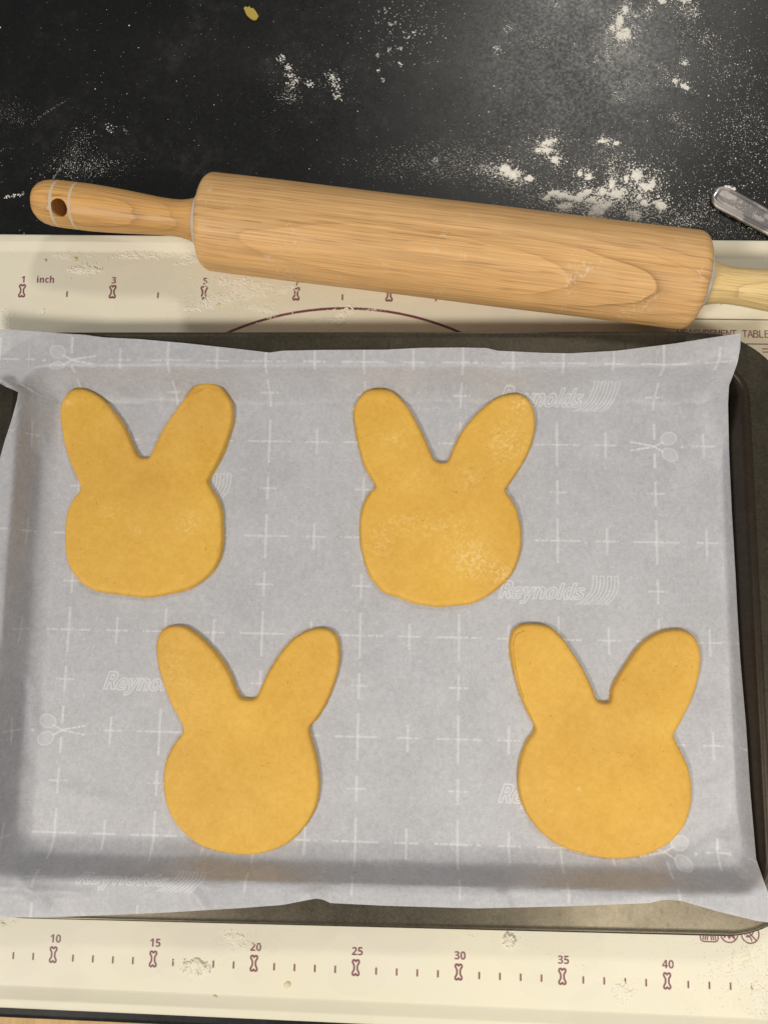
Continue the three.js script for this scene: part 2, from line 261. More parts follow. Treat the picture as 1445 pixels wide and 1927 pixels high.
{
  const top = [[-75, 612], [0, 619], [60, 623], [110, 627], [160, 630], [196, 635], [261, 638], [351, 646], [452, 657], [507, 663.5], [532, 660], [602, 658.5], [725, 658], [795, 654.5], [870, 654], [916, 655], [936, 660], [1021, 664], [1071, 665], [1161, 660], [1272, 646], [1340, 635], [1393, 627]];
  const bottom = [[-75, 1732], [0, 1727], [120, 1725.5], [301, 1718], [452, 1709], [532, 1703], [575, 1694.5], [595, 1691], [608, 1693], [622, 1699.5], [725, 1704.5], [896, 1709.5], [1071, 1705.5], [1222, 1699.5], [1240, 1695], [1254, 1693], [1282, 1695.5], [1347, 1714.5], [1422, 1733], [1462, 1738]];
  const left = [[-75, 612], [-62, 680], [-20, 708], [8, 726], [22, 732], [35, 737], [33, 752], [22, 792], [9, 832], [-2, 872], [-20, 930], [-40, 1010], [-52, 1150], [-55, 1300], [-60, 1500], [-75, 1732]];
  const right = [[1393, 627], [1392, 655], [1387, 682], [1379, 705], [1371, 725], [1369, 760], [1371, 850], [1376, 960], [1383, 1080], [1386, 1140], [1392, 1240], [1403, 1366], [1411, 1491], [1422, 1617], [1437, 1660], [1452, 1700], [1462, 1738]];
  const NU = 300, NV = 240;
  const resample = (pts, n, axis) => {                                  // evenly in the leading pixel coordinate, straight between points, softened a little
    const out = []; const a0 = pts[0][axis], a1 = pts[pts.length - 1][axis];
    for (let k = 0; k <= n; k++) { const a = lerp(a0, a1, k / n); let i = 1; while (i < pts.length - 1 && pts[i][axis] < a) i++; const p = pts[i - 1], q = pts[i], t = clamp((a - p[axis]) / (q[axis] - p[axis])); out.push([lerp(p[0], q[0], t), lerp(p[1], q[1], t)]); }
    return out.map((p) => hitPaper(p[0], p[1]));
  };
  const T = resample(top, NU, 0), Bm = resample(bottom, NU, 0), L = resample(left, NV, 1), R = resample(right, NV, 1);
  const pos = [], uv = [], idx = [], U0 = -2.4, U1 = 16.4, V0 = -3.2, V1 = 10.4;
  for (let j = 0; j <= NV; j++) for (let i = 0; i <= NU; i++) {
    const s = i / NU, t = j / NV, q = [0, 1].map((a) => (1 - t) * T[i][a] + t * Bm[i][a] + (1 - s) * L[j][a] + s * R[j][a] - ((1 - s) * (1 - t) * T[0][a] + s * (1 - t) * T[NU][a] + (1 - s) * t * Bm[0][a] + s * t * Bm[NU][a]));
    pos.push(q[0], paperH(q[0], q[1]), q[1]);
    const [u, v] = paperUV(q[0], q[1]); uv.push((u - U0) / (U1 - U0), (v - V0) / (V1 - V0));
  }
  for (let j = 0; j < NV; j++) for (let i = 0; i < NU; i++) { const a = j * (NU + 1) + i, b = a + 1, c = a + NU + 1, d = c + 1; idx.push(a, c, b, b, c, d); }
  const g = new THREE.BufferGeometry(); g.setAttribute('position', new THREE.Float32BufferAttribute(pos, 3)); g.setAttribute('uv', new THREE.Float32BufferAttribute(uv, 2)); g.setIndex(idx); g.computeVertexNormals();

  const CW = 2048, CH = 1480, S = CW / (U1 - U0);
  const map = canvasTex(CW, CH, (c) => {
    const img = c.createImageData(CW, CH), D = img.data;
    for (let j = 0; j < CH; j++) for (let i = 0; i < CW; i++) {
      const fib = noise(i / 2.1, j / 5) * 0.5 + noise(i / 5, j / 2.1 + 50) * 0.5, b = fbm(i / 70, j / 70, 4), m = fbm(i / 9 + 31, j / 9, 3);
      const v = 205 + 22 * (fib - 0.5) + 16 * (b - 0.5) + 14 * (m - 0.5) + 9 * (hash2(i, j) - 0.5), k = (j * CW + i) * 4;
      D[k] = v; D[k + 1] = v * 1.004; D[k + 2] = v * 1.036; D[k + 3] = 255;
    }
    c.putImageData(img, 0, 0);
    const X = (u) => (u - U0) * S, Y = (v) => (v - V0) * CH / (V1 - V0);
    c.lineCap = 'butt';
    const dash = (x0, y0, x1, y1, w, al, broken) => {                    // a printed stroke with a worn edge
      const n = Math.max(4, Math.round(Math.hypot(x1 - x0, y1 - y0) / 3.2));
      for (let k = 0; k < n; k++) { if (broken && rnd() < 0.16) continue; c.strokeStyle = `rgba(248,249,255,${al * (0.65 + 0.35 * rnd())})`; c.lineWidth = w * (0.8 + 0.35 * rnd()); c.beginPath(); c.moveTo(lerp(x0, x1, k / n), lerp(y0, y1, k / n)); c.lineTo(lerp(x0, x1, (k + 1.05) / n), lerp(y0, y1, (k + 1.05) / n)); c.stroke(); }
    };
    const cross = (u, v, a, b) => { dash(X(u - a), Y(v), X(u + a), Y(v), 4.4, 0.62, true); dash(X(u), Y(v - b), X(u), Y(v + b), 5.8, 0.56, false); };
    const scissors = (u, v, dir) => {
      c.save(); c.translate(X(u), Y(v)); c.scale(dir, 1);                 // loops on the +x side
      dash(0, Y(-0.47) - Y(0), 0, -14, 6, 0.7); dash(0, 16, 0, Y(0.47) - Y(0), 6, 0.7);
      dash(-54, -9, 0, 1, 4, 0.85, true); dash(-54, 11, 0, 2, 4, 0.85, true); dash(0, 1, 22, -10, 4, 0.8); dash(0, 2, 20, 14, 4, 0.8);
      for (const [x, y] of [[32, -17], [34, 20]]) { c.fillStyle = 'rgba(236,238,242,0.33)'; c.strokeStyle = 'rgba(248,249,255,0.5)'; c.lineWidth = 2.5; c.beginPath(); c.ellipse(x, y, 18, 14, y < 0 ? -0.3 : 0.5, 0, 7); c.fill(); c.stroke(); }
      c.fillStyle = 'rgba(248,249,255,0.6)'; c.beginPath(); c.arc(62, 2, 3.5, 0, 7); c.fill(); c.restore();
    };
    const logo = (u, v) => {
      c.save(); c.translate(X(u) - 1.24 * S, Y(v) + 0.19 * S); c.transform(1, 0, -0.32, 1, 0, 0);
      c.strokeStyle = 'rgba(248,249,255,0.66)'; c.lineWidth = 2.6; c.lineJoin = 'round'; c.font = `bold ${0.42 * S}px sans-serif`; c.textBaseline = 'alphabetic';
      let x = 0; for (const ch of 'Reynolds') { const big = ch === 'R'; c.save(); c.translate(x, 0); c.scale(big ? 1.05 : 0.98, big ? 1.16 : 1); c.strokeText(ch, 0, 0); c.restore(); x += c.measureText(ch).width * (big ? 0.98 : 0.93); }
      c.restore();
      for (let k = 0; k < 4; k++) {
        const x0 = X(u) + (0.7 + 0.145 * k) * S, y0 = Y(v) - 0.29 * S; c.strokeStyle = 'rgba(248,249,255,0.6)'; c.lineWidth = 2.4;
        for (const o of [0, 0.075]) { c.beginPath(); c.moveTo(x0 + o * S, y0); c.quadraticCurveTo(x0 + (o + 0.05) * S, y0 + 0.4 * S, x0 + (o - 0.36 + 0.03 * k) * S, y0 + 0.58 * S); c.stroke(); }
        c.beginPath(); c.moveTo(x0, y0); c.lineTo(x0 + 0.075 * S, y0); c.stroke();
      }
    };
    const sc = { '0,13': 1, '6,1': -1, '-2,1': -1, '8,13': 1 };
    for (let v = -2; v <= 10; v += 2) for (let u = -2; u <= 16; u++) { const k = sc[v + ',' + u]; if (k) scissors(u, v, k); else if (u & 1) cross(u, v, 0.46, 0.46); else cross(u, v, 0.23, 0.27); }
    for (let v = -1; v <= 9; v += 2) { const lu = ((v + 1) / 2) % 2 ? 3 : 11; for (let u = -1; u <= 15; u += 2) if (u === lu) logo(u, v); else cross(u, v, 0.19, 0.25); }
  });
  map.flipY = false;
  const bump = dataTex(512, 512, (i, j) => grey(128 + 70 * (fbm(i / 5, j / 5, 3) - 0.5) + 110 * (fbm(i / 70 + 9, j / 70, 3) - 0.5)), false); bump.repeat.set(5, 3.6);
  const m = new THREE.MeshPhysicalMaterial({ map, roughness: 0.5, side: THREE.DoubleSide, transmission: 0.25, thickness: 0, bumpMap: bump, bumpScale: 0.00012 });
  tag(obj('parchment_paper', g, m), 'white printed parchment paper lining the dark tray, edges curling over its rim', 'baking paper');
}

// ---------------------------------------------------------------- bunny cookies
const outlines = [
  [0, 600, [[522, 517], [545, 522], [560, 517], [578, 480], [610, 415], [650, 355], [690, 303], [730, 268], [775, 250], [810, 250], [845, 272], [868, 312], [874, 355], [866, 410], [845, 475], [820, 530], [795, 575], [782, 602], [781, 612], [795, 640], [815, 675], [830, 720], [834, 770], [835, 830], [828, 885], [810, 925], [775, 968], [730, 1000], [680, 1020], [620, 1033], [560, 1042], [500, 1038], [440, 1030], [380, 1024], [330, 1008], [290, 972], [262, 930], [248, 880], [244, 830], [246, 770], [254, 720], [272, 680], [295, 650], [302, 634], [300, 622], [282, 580], [258, 525], [240, 460], [230, 400], [226, 350], [232, 315], [250, 292], [280, 275], [325, 270], [365, 285], [400, 315], [440, 365], [475, 420], [500, 480]]],
  [720, 600, [[193, 526], [215, 538], [243, 534], [262, 495], [290, 435], [330, 380], [375, 335], [420, 302], [465, 287], [510, 286], [545, 305], [565, 345], [571, 395], [562, 450], [540, 510], [505, 570], [475, 615], [461, 636], [462, 648], [480, 675], [500, 710], [514, 760], [519, 810], [517, 860], [502, 915], [480, 960], [440, 1000], [390, 1040], [330, 1065], [260, 1075], [190, 1077], [120, 1065], [60, 1042], [5, 1024], [-36, 980], [-64, 920], [-80, 850], [-84, 780], [-74, 710], [-50, 656], [-28, 632], [-28, 622], [-36, 608], [-66, 550], [-90, 470], [-104, 400], [-108, 340], [-90, 300], [-60, 276], [8, 270], [50, 285], [85, 320], [120, 375], [150, 435], [175, 490]]],
  [0, 1140, [[903, 345], [935, 352], [962, 345], [980, 310], [1005, 255], [1045, 190], [1090, 135], [1140, 100], [1190, 85], [1235, 92], [1262, 118], [1273, 170], [1270, 230], [1250, 300], [1222, 365], [1185, 425], [1162, 452], [1160, 464], [1165, 490], [1182, 550], [1194, 620], [1197, 680], [1188, 740], [1165, 795], [1130, 845], [1080, 890], [1010, 922], [940, 936], [870, 932], [800, 918], [740, 892], [685, 848], [645, 795], [622, 735], [614, 670], [618, 610], [635, 555], [660, 510], [686, 474], [686, 460], [675, 430], [640, 365], [612, 290], [594, 225], [586, 165], [592, 120], [612, 90], [645, 76], [690, 78], [735, 105], [785, 150], [830, 205], [865, 265], [885, 315]]],
  [720, 1140, [[805, 356], [828, 365], [852, 360], [862, 310], [885, 265], [920, 210], [965, 150], [1015, 112], [1070, 92], [1125, 92], [1165, 115], [1188, 160], [1193, 215], [1180, 285], [1155, 360], [1120, 430], [1098, 470], [1091, 487], [1105, 520], [1130, 570], [1150, 620], [1158, 680], [1157, 740], [1142, 800], [1115, 850], [1070, 895], [1000, 930], [920, 948], [850, 950], [770, 935], [690, 912], [620, 872], [565, 815], [530, 755], [512, 690], [508, 630], [520, 570], [540, 515], [570, 470], [572, 458], [555, 420], [525, 355], [500, 280], [485, 205], [478, 140], [490, 95], [520, 72], [570, 68], [620, 78], [670, 118], [715, 180], [755, 245], [785, 310]]],
];
// patches of dusted flour on each cookie: zoomed x, y, radii, strength
const dust = [
  [[720, 760, 60, 45, 0.5], [690, 790, 30, 25, 0.4], [410, 720, 46, 26, 0.6], [770, 540, 80, 30, 0.25], [260, 315, 25, 18, 0.6], [520, 790, 60, 20, 0.35], [800, 620, 60, 30, 0.2]],
  [[470, 460, 80, 90, 0.75], [330, 900, 90, 80, 0.8], [230, 780, 120, 60, 0.5], [510, 320, 35, 40, 0.7], [50, 450, 60, 50, 0.5], [-20, 840, 70, 60, 0.5], [450, 960, 60, 50, 0.6], [330, 600, 70, 60, 0.45], [120, 600, 120, 60, 0.3], [60, 760, 90, 50, 0.4]],
  [[650, 230, 50, 90, 0.4], [720, 320, 60, 40, 0.3], [830, 240, 30, 40, 0.3], [1255, 150, 15, 40, 0.35], [780, 390, 60, 30, 0.2]],
  [[1100, 200, 70, 60, 0.28], [732, 680, 14, 14, 0.8], [745, 620, 12, 8, 0.35], [625, 770, 12, 8, 0.45], [583, 548, 5, 5, 0.9], [1000, 430, 120, 50, 0.12]],
];
const cookieLabels = ['raw yellow bunny cookie with a pale smear on its cheek, farthest left on paper', 'raw yellow bunny cookie dusted with the most flour, below the right half of the pin', 'smooth raw bunny cookie in the near row, left of tray middle, flour on left ear', 'raw bunny cookie with a line cut along its left ear, near right paper corner'];
const crumbMat = new THREE.MeshStandardMaterial({ color: 0xe9c983, roughness: 0.8 });
const CB = 0.265, CT = 0.64;
const rest = (x, z) => { if (z > 2) return 0; const far = z < 0, r = Math.max(0, paperH(x, z) - FLOOR - (far ? 0.03 : 0.11)); return Math.min(0.6, far ? r * r / (r + 0.03) : r * r / (r + 0.12)); };
outlines.forEach(([ox, oy, pts], ci) => {
  const K = 1.9931, w = pts.map(([x, y]) => P(ox + x / K, oy + y / K, CT - 0.1));
  const cx = w.reduce((s, p) => s + p.x, 0) / w.length, cz = w.reduce((s, p) => s + p.z, 0) / w.length;
  const curve = new THREE.CatmullRomCurve3(w.map((p) => new THREE.Vector3(p.x - cx, 0, p.z - cz)), true, 'centripetal');
  const N = 420; let pl = curve.getSpacedPoints(N).slice(0, N).map((p) => [p.x, p.z]);
  pl = pl.map(([x, z], i) => { const k = 1 + 0.0022 * (noise(i / 3.1, ci * 9) - 0.5) + 0.004 * (noise(i / 14, ci * 9 + 4) - 0.5); return [x * k, z * k]; });
  let area = 0; for (let i = 0; i < N; i++) { const a = pl[i], b = pl[(i + 1) % N]; area += a[0] * b[1] - a[1] * b[0]; }
  if (area < 0) pl.reverse();
  // outward normals, averaged over a few neighbours
  const nor = pl.map((_, i) => { const a = pl[(i + N - 3) % N], b = pl[(i + 3) % N], dx = b[0] - a[0], dz = b[1] - a[1], l = Math.hypot(dx, dz); return [dz / l, -dx / l]; });
  const ring = (out, y, jit = 0) => pl.map(([x, z], i) => { const o = out + jit * (noise(i / 2.3, ci * 31 + y * 7) + noise(i / 9, ci * 31 + 8) - 0.9); return [x + nor[i][0] * o, y, z + nor[i][1] * o]; });
  const T = CT;
  const loops = [ring(-0.05, CB), ring(0.03, CB + 0.0, 0.05), ring(0.035, CB + 0.05, 0.04), ring(0.004, CB + 0.1, 0.02), ring(0.004, T - 0.22), ring(-0.012, T - 0.17), ring(-0.035, T - 0.1), ring(-0.075, T - 0.052), ring(-0.13, T - 0.022), ring(-0.2, T - 0.005), ring(-0.27, T), ring(-0.3, T)];
  const g = loft(loops, true, true); 
  const half = 7.2, TXN = 1280; planarUV(g, -half, -half, 2 * half, 2 * half);
  { const p = g.attributes.position; for (let i = 0; i < p.count; i++) p.setY(i, p.getY(i) + rest(p.getX(i) + cx, p.getZ(i) + cz)); }   // the dough follows the paper where that begins to rise
  // the patches, in the cookie's own frame
  const spots = dust[ci].map(([x, y, rx, ry, s]) => { const p = P(ox + x / K, oy + y / K, T); return [p.x - cx, p.z - cz, rx / K / 38, ry / K / 38, s]; });
  const cut = ci === 3 ? [[530, 92], [500, 105], [488, 140], [491, 190], [499, 240], [512, 300], [528, 345]].map(([x, y]) => { const p = P(ox + x / K, oy + y / K, T); return { x: p.x - cx, z: p.z - cz }; }) : null;
  const bumpA = new Uint8Array(TXN * TXN);
  const map = dataTex(TXN, TXN, (i, j) => {
    const x = (i / TXN * 2 - 1) * half, z = (j / TXN * 2 - 1) * half;
    const big = fbm(x * 0.6 + ci * 7, z * 0.6, 3) - 0.5, mid = fbm(x * 3 + ci * 11, z * 3 + 5, 3) - 0.5, fine = hash2(i + ci * 917, j) - 0.5, gr = noise(x * 19, z * 19 + ci);
    const sand = noise(x * 7 + 31, z * 7 + ci) - 0.5; const slow = fbm(x * 0.28 + ci * 13, z * 0.28 + 40, 2) - 0.5; let r = 221 + 12 * slow + 12 * big + 7 * mid + 9 * fine + 6 * sand, gg = 174 + 13 * slow + 14 * big + 9 * mid + 9 * fine + 7 * sand, b = 78 + 6 * sand + 16 * big + 10 * mid + 8 * fine;
    let d = 0; for (const [sx, sz, rx, rz, s] of spots) { const q = ((x - sx) / rx) ** 2 + ((z - sz) / rz) ** 2; if (q < 6) d += s * Math.exp(-q); }
    const sp = sstep(0.55, 0.8, noise(x * 9 + 3, z * 9 + ci * 5) * 0.62 + gr * 0.38 + 0.2 * Math.min(d, 1));
    const f = clamp(d) * (0.08 + 0.66 * sp); r = lerp(r, 244, f); gg = lerp(gg, 216, f); b = lerp(b, 158, f);
    const pore = noise(x * 8 + 77 * ci, z * 8); if (pore > 0.93 && noise(x * 2.2 + 7, z * 2.2 + ci) > 0.5) { const k = sstep(0.93, 0.985, pore) * 0.5; r = lerp(r, 160, k); gg = lerp(gg, 105, k); b = lerp(b, 38, k); }
    const streak = noise(x * 1.2 + z * 0.5 + 9, (z - x * 0.15) * 9 + ci) - 0.5; let hgt = 128 + 50 * big + 70 * mid + 26 * (gr - 0.5) + 14 * fine + 70 * f + 16 * streak;
    if (cut) { let m = 9; for (let k = 1; k < cut.length; k++) m = Math.min(m, segDist(x, z, cut[k - 1], cut[k])[0]); const q = Math.exp(-((m / 0.03) ** 2)); hgt -= 110 * q; r = lerp(r, 190, q * 0.5); gg = lerp(gg, 138, q * 0.5); b = lerp(b, 56, q * 0.5); }
    bumpA[j * TXN + i] = clamp(hgt, 0, 255);
    return [r, gg, b];
  });
  const bump = dataTex(TXN, TXN, (i, j) => grey(bumpA[j * TXN + i]), false);
  const m = new THREE.MeshPhysicalMaterial({ map, roughness: 0.58, bumpMap: bump, bumpScale: 0.0006, specularIntensity: 0.6 });
  const o = obj('bunny_cookie', g, m); o.position.set(cx / 100, 0, cz / 100);
  const bits = []; for (let k = 0; k < 90; k++) { const i = Math.floor(rnd() * N), q = noise(i / 16, ci * 5 + 2); if (q < 0.45) continue; const e = 0.02 + 0.05 * rnd(), b = new THREE.IcosahedronGeometry(0.016 + 0.03 * rnd() * rnd(), 0); b.scale(1 + rnd(), 0.7, 1 + rnd()); b.rotateY(rnd() * 6); b.translate(pl[i][0] + nor[i][0] * e, CB - 0.02 + 0.05 * rnd() + rest(pl[i][0] + cx, pl[i][1] + cz), pl[i][1] + nor[i][1] * e); bits.push(b); }
  obj('edge_crumbs', mergeGeometries(bits), crumbMat, o).userData.kind = 'stuff';
  tag(o, cookieLabels[ci], 'cookie', 'raw bunny cookies on the parchment paper');
});

// ---------------------------------------------------------------- rolling pin
{
  const RAD = 2.42;
  const A = P(386, 417, RAD + 0.17), B = P(1313, 530, RAD + 0.0), ax = B.clone().sub(A), LEN = ax.length();
  const pin = thing('rolling_pin', A.x, A.y, A.z);
  tag(pin, 'wooden rolling pin with two turned handles lying across the far edge of the mat', 'rolling pin');
  pin.quaternion.setFromUnitVectors(new THREE.Vector3(1, 0, 0), ax.clone().normalize());
  // wood: rings of a log whose pith runs slightly askew below the surface
  const woodTex = (w, h, len, rad, o) => {
    const bumpA = new Uint8Array(w * h);
    const map = dataTex(w, h, (i, j) => {
      const s = i / w * len, th = j / h * 2 * Math.PI, ta = th - (o.a0 + o.a1 * s), y = rad * Math.cos(ta), z = rad * Math.sin(ta), q = (s - o.sc) / len * 2;
      const wx = o.warp * (fbm(s * 0.3 + o.k, th * 1.6, 3) - 0.5), wz = 1.6 * o.warp * (fbm(s * 0.2 + o.k + 40, th * 1.1 + 3, 3) - 0.5);
      const dy = y - (o.y0 + o.bow * q * q) + wx, dz = z - o.tz * q + wz, r = Math.hypot(dy, dz);
      const ph = r / o.pitch + 0.35 * noise(r * 2.2, o.k), fr = ph - Math.floor(ph), late = (0.35 * Math.pow(fr, 3) + 0.9 * Math.pow(fr, 14)) * (1 - sstep(0.95, 1, fr)), tone = noise(Math.floor(ph) * 1.7 + 0.5, o.k + 2) - 0.5;
      const wob = 0.05 * (fbm(s * 0.35 + 70, th * 1.5, 2) - 0.5), la = th * rad + wob, fib = noise(s * 0.22 + o.k, la * 17) - 0.5, fib2 = noise(s * 0.6, la * 38 + 7) - 0.5;
      const pd = noise(s * 0.55 + 9 + o.k, la * 26 + 30), pore = sstep(0.72, 0.86, pd) * (0.3 + 0.7 * noise(s * 0.3, la * 2));
      const patch = fbm(s * 0.12 + o.k, th * 0.7, 3) - 0.5, ring = late * o.dark * (o.fade ? (Math.floor(ph) === o.mark ? 0.15 + 1.0 * sstep(0.55, 0.86, s / len) : 0.22 + 0.2 * sstep(0.5, 0.8, s / len)) : 1) * (0.45 + 1.1 * noise(Math.floor(ph) * 3.1, 8 + o.k));
      const fl = sstep(0.62, 0.9, fbm(s * 0.8 + 50, th * rad * 0.9, 4)) * sstep(0.55, 0.8, noise(s * 11, th * rad * 11)) * (o.flour ?? 0);
      let k = 1 + 0.05 * tone + 0.14 * fib + 0.12 * fib2 + 0.1 * patch - 0.38 * ring - 0.15 * pore;
      let c = [o.c[0] * k, o.c[1] * (k - 0.06 * ring - 0.05 * pore), o.c[2] * (k - 0.12 * ring - 0.1 * pore)];
      c = [lerp(c[0], 236, fl), lerp(c[1], 224, fl), lerp(c[2], 205, fl)];
      bumpA[j * w + i] = clamp(150 + 40 * fib + 25 * fib2 - 95 * pore - 25 * ring + 40 * fl, 0, 255);
      return c;
    });
    const bump = dataTex(w, h, (i, j) => grey(bumpA[j * w + i]), false);
    return { map, bump };
  };
  // lathe about the local x axis; profile [x, r]; seam placed under the pin
  const lathe = (prof, seg, s0, len) => {
    const pos = [], uv = [], idx = [], n = prof.length;
    for (let j = 0; j <= seg; j++) { const a = j / seg * 2 * Math.PI + Math.PI; for (const [x, r] of prof) { pos.push(x, r * Math.cos(a), r * Math.sin(a)); uv.push((x - s0) / len, j / seg + 0.5); } }
    for (let j = 0; j < seg; j++) for (let k = 0; k + 1 < n; k++) { const a = j * n + k, b = a + 1, c = a + n, d = c + 1; idx.push(a, c, b, b, c, d); }
    const g = new THREE.BufferGeometry(); g.setAttribute('position', new THREE.Float32BufferAttribute(pos, 3)); g.setAttribute('uv', new THREE.Float32BufferAttribute(uv, 2)); g.setIndex(idx); g.computeVertexNormals();
    const nm = g.attributes.normal; for (let k = 0; k < n; k++) { const x = nm.getX(k) + nm.getX(seg * n + k), y = nm.getY(k) + nm.getY(seg * n + k), z = nm.getZ(k) + nm.getZ(seg * n + k), l = Math.hypot(x, y, z) || 1; nm.setXYZ(k, x / l, y / l, z / l); nm.setXYZ(seg * n + k, x / l, y / l, z / l); }
    return g;
  };
  const barrelProf = [[0.02, 0.3], [0.0, 1.5], [0.03, 1.95]];
  for (let k = 0; k <= 8; k++) { const a = k / 8 * Math.PI / 2; barrelProf.push([0.5 - 0.47 * Math.cos(a) * 1.0, RAD - 0.42 + 0.42 * Math.sin(a)]); }
  for (let k = 1; k < 12; k++) barrelProf.push([lerp(0.5, LEN - 0.6, k / 12), RAD + 0.012 * Math.sin(k * 1.1)]);
  for (let k = 8; k >= 0; k--) { const a = k / 8 * Math.PI / 2; barrelProf.push([LEN - 0.6 + 0.57 * Math.cos(a), RAD - 0.5 + 0.5 * Math.sin(a)]); }
  barrelProf.push([LEN, 1.85], [LEN, 1.4], [LEN - 0.02, 0.3]);
  const bt = woodTex(2048, 1024, LEN, RAD, { k: 3.3, a0: 0.6, a1: 0.009, sc: 0.44 * LEN, y0: -2.464, mark: 20, bow: 0.46, tz: 0.15, warp: 0.1, pitch: 0.215, dark: 0.85, c: [224, 178, 120], fade: 1, flour: 0.6 });
  const bm = new THREE.MeshPhysicalMaterial({ map: bt.map, bumpMap: bt.bump, bumpScale: 0.00012, roughness: 0.5, specularIntensity: 0.7 });
  obj('barrel', lathe(barrelProf, 128, 0, LEN), bm, pin);

  const washer = lathe([[-0.01, 0.3], [-0.02, 1.37], [0.04, 1.43], [0.24, 1.44], [0.3, 1.4], [0.31, 0.3]], 64, 0, 1);
  const wm = new THREE.MeshPhysicalMaterial({ color: 0xd9d6d2, roughness: 0.4, transmission: 0.15, thickness: 0 });
  obj('washer', washer.clone().translate(-0.3, 0, 0), wm, pin); obj('washer', washer.clone().translate(LEN, 0, 0), wm, pin);

  // handle profile: distance from the barrel, radius
  const HP = [[0.22, 0.25], [0.22, 1.08], [0.3, 1.14], [0.45, 1.13], [0.8, 1.02], [1.2, 0.935], [1.7, 0.91], [2.4, 0.93], [3.3, 1.0], [4.2, 1.07], [5.2, 1.13], [6.0, 1.165], [6.62, 1.17], [6.66, 1.145], [6.72, 1.14], [6.78, 1.145], [6.82, 1.17], [7.5, 1.17], [7.62, 1.165], [7.66, 1.14], [7.72, 1.135], [7.78, 1.14], [7.82, 1.16], [8.2, 1.13], [8.5, 1.06], [8.75, 0.94], [8.95, 0.76], [9.08, 0.52], [9.14, 0.25], [9.155, 0.0]];
  const mkHandle = (dir, k, c, hole) => {
    const prof = HP.map(([x, r]) => [dir > 0 ? LEN + x : -x, r]); if (dir < 0) prof.reverse();
    const t = woodTex(1024, 512, 9.4, 1.15, { k, a0: 0.6, a1: 0, sc: 4, y0: -1.5, bow: 0.5, tz: 0.2, warp: 0.25, pitch: 0.26, dark: hole ? 0.4 : 0.3, c, flour: 0.25 });
    const m = new THREE.MeshPhysicalMaterial({ map: t.map, bumpMap: t.bump, bumpScale: 0.00012, roughness: 0.48, clearcoat: 0.1, clearcoatRoughness: 0.5 });
    let g = lathe(prof, 72, dir > 0 ? LEN : -9.4, 9.4);
    if (hole) {
      const ev = new Evaluator(); ev.attributes = ['position', 'normal', 'uv']; ev.useGroups = false;
      const cyl = new THREE.CylinderGeometry(0.44, 0.44, 4, 40); cyl.rotateX(hole); cyl.translate(-7.24, 0, 0);
      const closed = mergeVertices(g, 1e-5);
      g = ev.evaluate(new Brush(g.toNonIndexed()), new Brush(cyl.toNonIndexed()), SUBTRACTION).geometry;
      g = g.index ? g : g;
    }
    const h = obj('handle', g, m, pin);
    const fm = new THREE.MeshStandardMaterial({ color: 0xcfc2ad, roughness: 0.9 });
    for (const x of [6.72, 7.72]) {
      const d = dir > 0 ? LEN + x : -x, rg = lathe([[-0.07, 1.148], [-0.03, 1.158], [0.03, 1.158], [0.07, 1.148]], 72, 0, 1);
      if (!hole || x > 7 || true) obj('groove_ring', rg.translate(d, 0, 0), fm, h);
    }
    return h;
  };
  mkHandle(-1, 12.7, [216, 166, 100], 0.62);
  mkHandle(1, 31.2, [228, 198, 138], 0);
}

// ---------------------------------------------------------------- metal utensil on the counter
{
  const y0 = TOP + 0.02, p0 = P(1341, 360, y0 + 0.2), p1 = P(1500, 448, y0 + 0.2), dir = p1.clone().sub(p0).setY(0).normalize(), len = 11.5;
  const t = thing('table_knife', p0.x, y0, p0.z, Math.atan2(-dir.z, dir.x));
  tag(t, 'stainless steel cutlery handle dusted with flour on the dark counter, behind right pin end', 'cutlery');
  // half-width along the handle
  const half = (s) => { const end = 0.72 * Math.sqrt(clamp(1 - ((0.72 - Math.min(s, 0.72)) / 0.72) ** 2)); return end * (1 - 0.035 * Math.max(0, s - 2)) ; };
  const outline = (inset, y) => { const out = [], n = 46; const sAt = (k) => { const u = k / n; return u < 0.5 ? 0.72 * (1 - Math.cos(u * Math.PI)) : lerp(0.72, len, (u - 0.5) * 2); };
    for (let k = 0; k <= n; k++) { const s = sAt(k); out.push([clamp(s, inset, len - inset), y, Math.max(0.001, half(s) - inset)]); }
    for (let k = n; k >= 0; k--) { const s = sAt(k); out.push([clamp(s, inset, len - inset), y, -Math.max(0.001, half(s) - inset)]); }
    return out; };
  const g = loft([outline(0.16, 0), outline(0.05, 0.03), outline(0, 0.09), outline(0.015, 0.15), outline(0.06, 0.21), outline(0.12, 0.25), outline(0.19, 0.265), outline(0.27, 0.255), outline(0.36, 0.235)].map((l) => l.slice().reverse()), true, true);
  const bm = dataTex(512, 512, (i, j) => grey(120 + 60 * (fbm(i / 30, j / 30, 4) - 0.5) + 40 * hash2(i, j >> 3)), false); bm.repeat.set(0.3, 0.3);
  const rm = dataTex(512, 512, (i, j) => grey(52 + 70 * sstep(0.45, 0.75, fbm(i / 60, j / 60, 4)) + 20 * hash2(i, j)), false); rm.repeat.set(0.25, 0.25);
  obj('handle', g, new THREE.MeshStandardMaterial({ color: 0xb9b2ae, metalness: 1, roughness: 1, roughnessMap: rm, bumpMap: bm, bumpScale: 0.00002, side: THREE.DoubleSide }), t);
}

// ---------------------------------------------------------------- flour and crumbs
const grainGeo = (() => {
  const g = mergeVertices(new THREE.IcosahedronGeometry(1, 1).deleteAttribute('uv').deleteAttribute('normal')), p = g.attributes.position;
  for (let i = 0; i < p.count; i++) { const k = 0.75 + 0.45 * hash2(i, 3); p.setXYZ(i, p.getX(i) * k, p.getY(i) * k, p.getZ(i) * k); }
  g.computeVertexNormals(); g.scale(0.01, 0.01, 0.01); return g;
})();
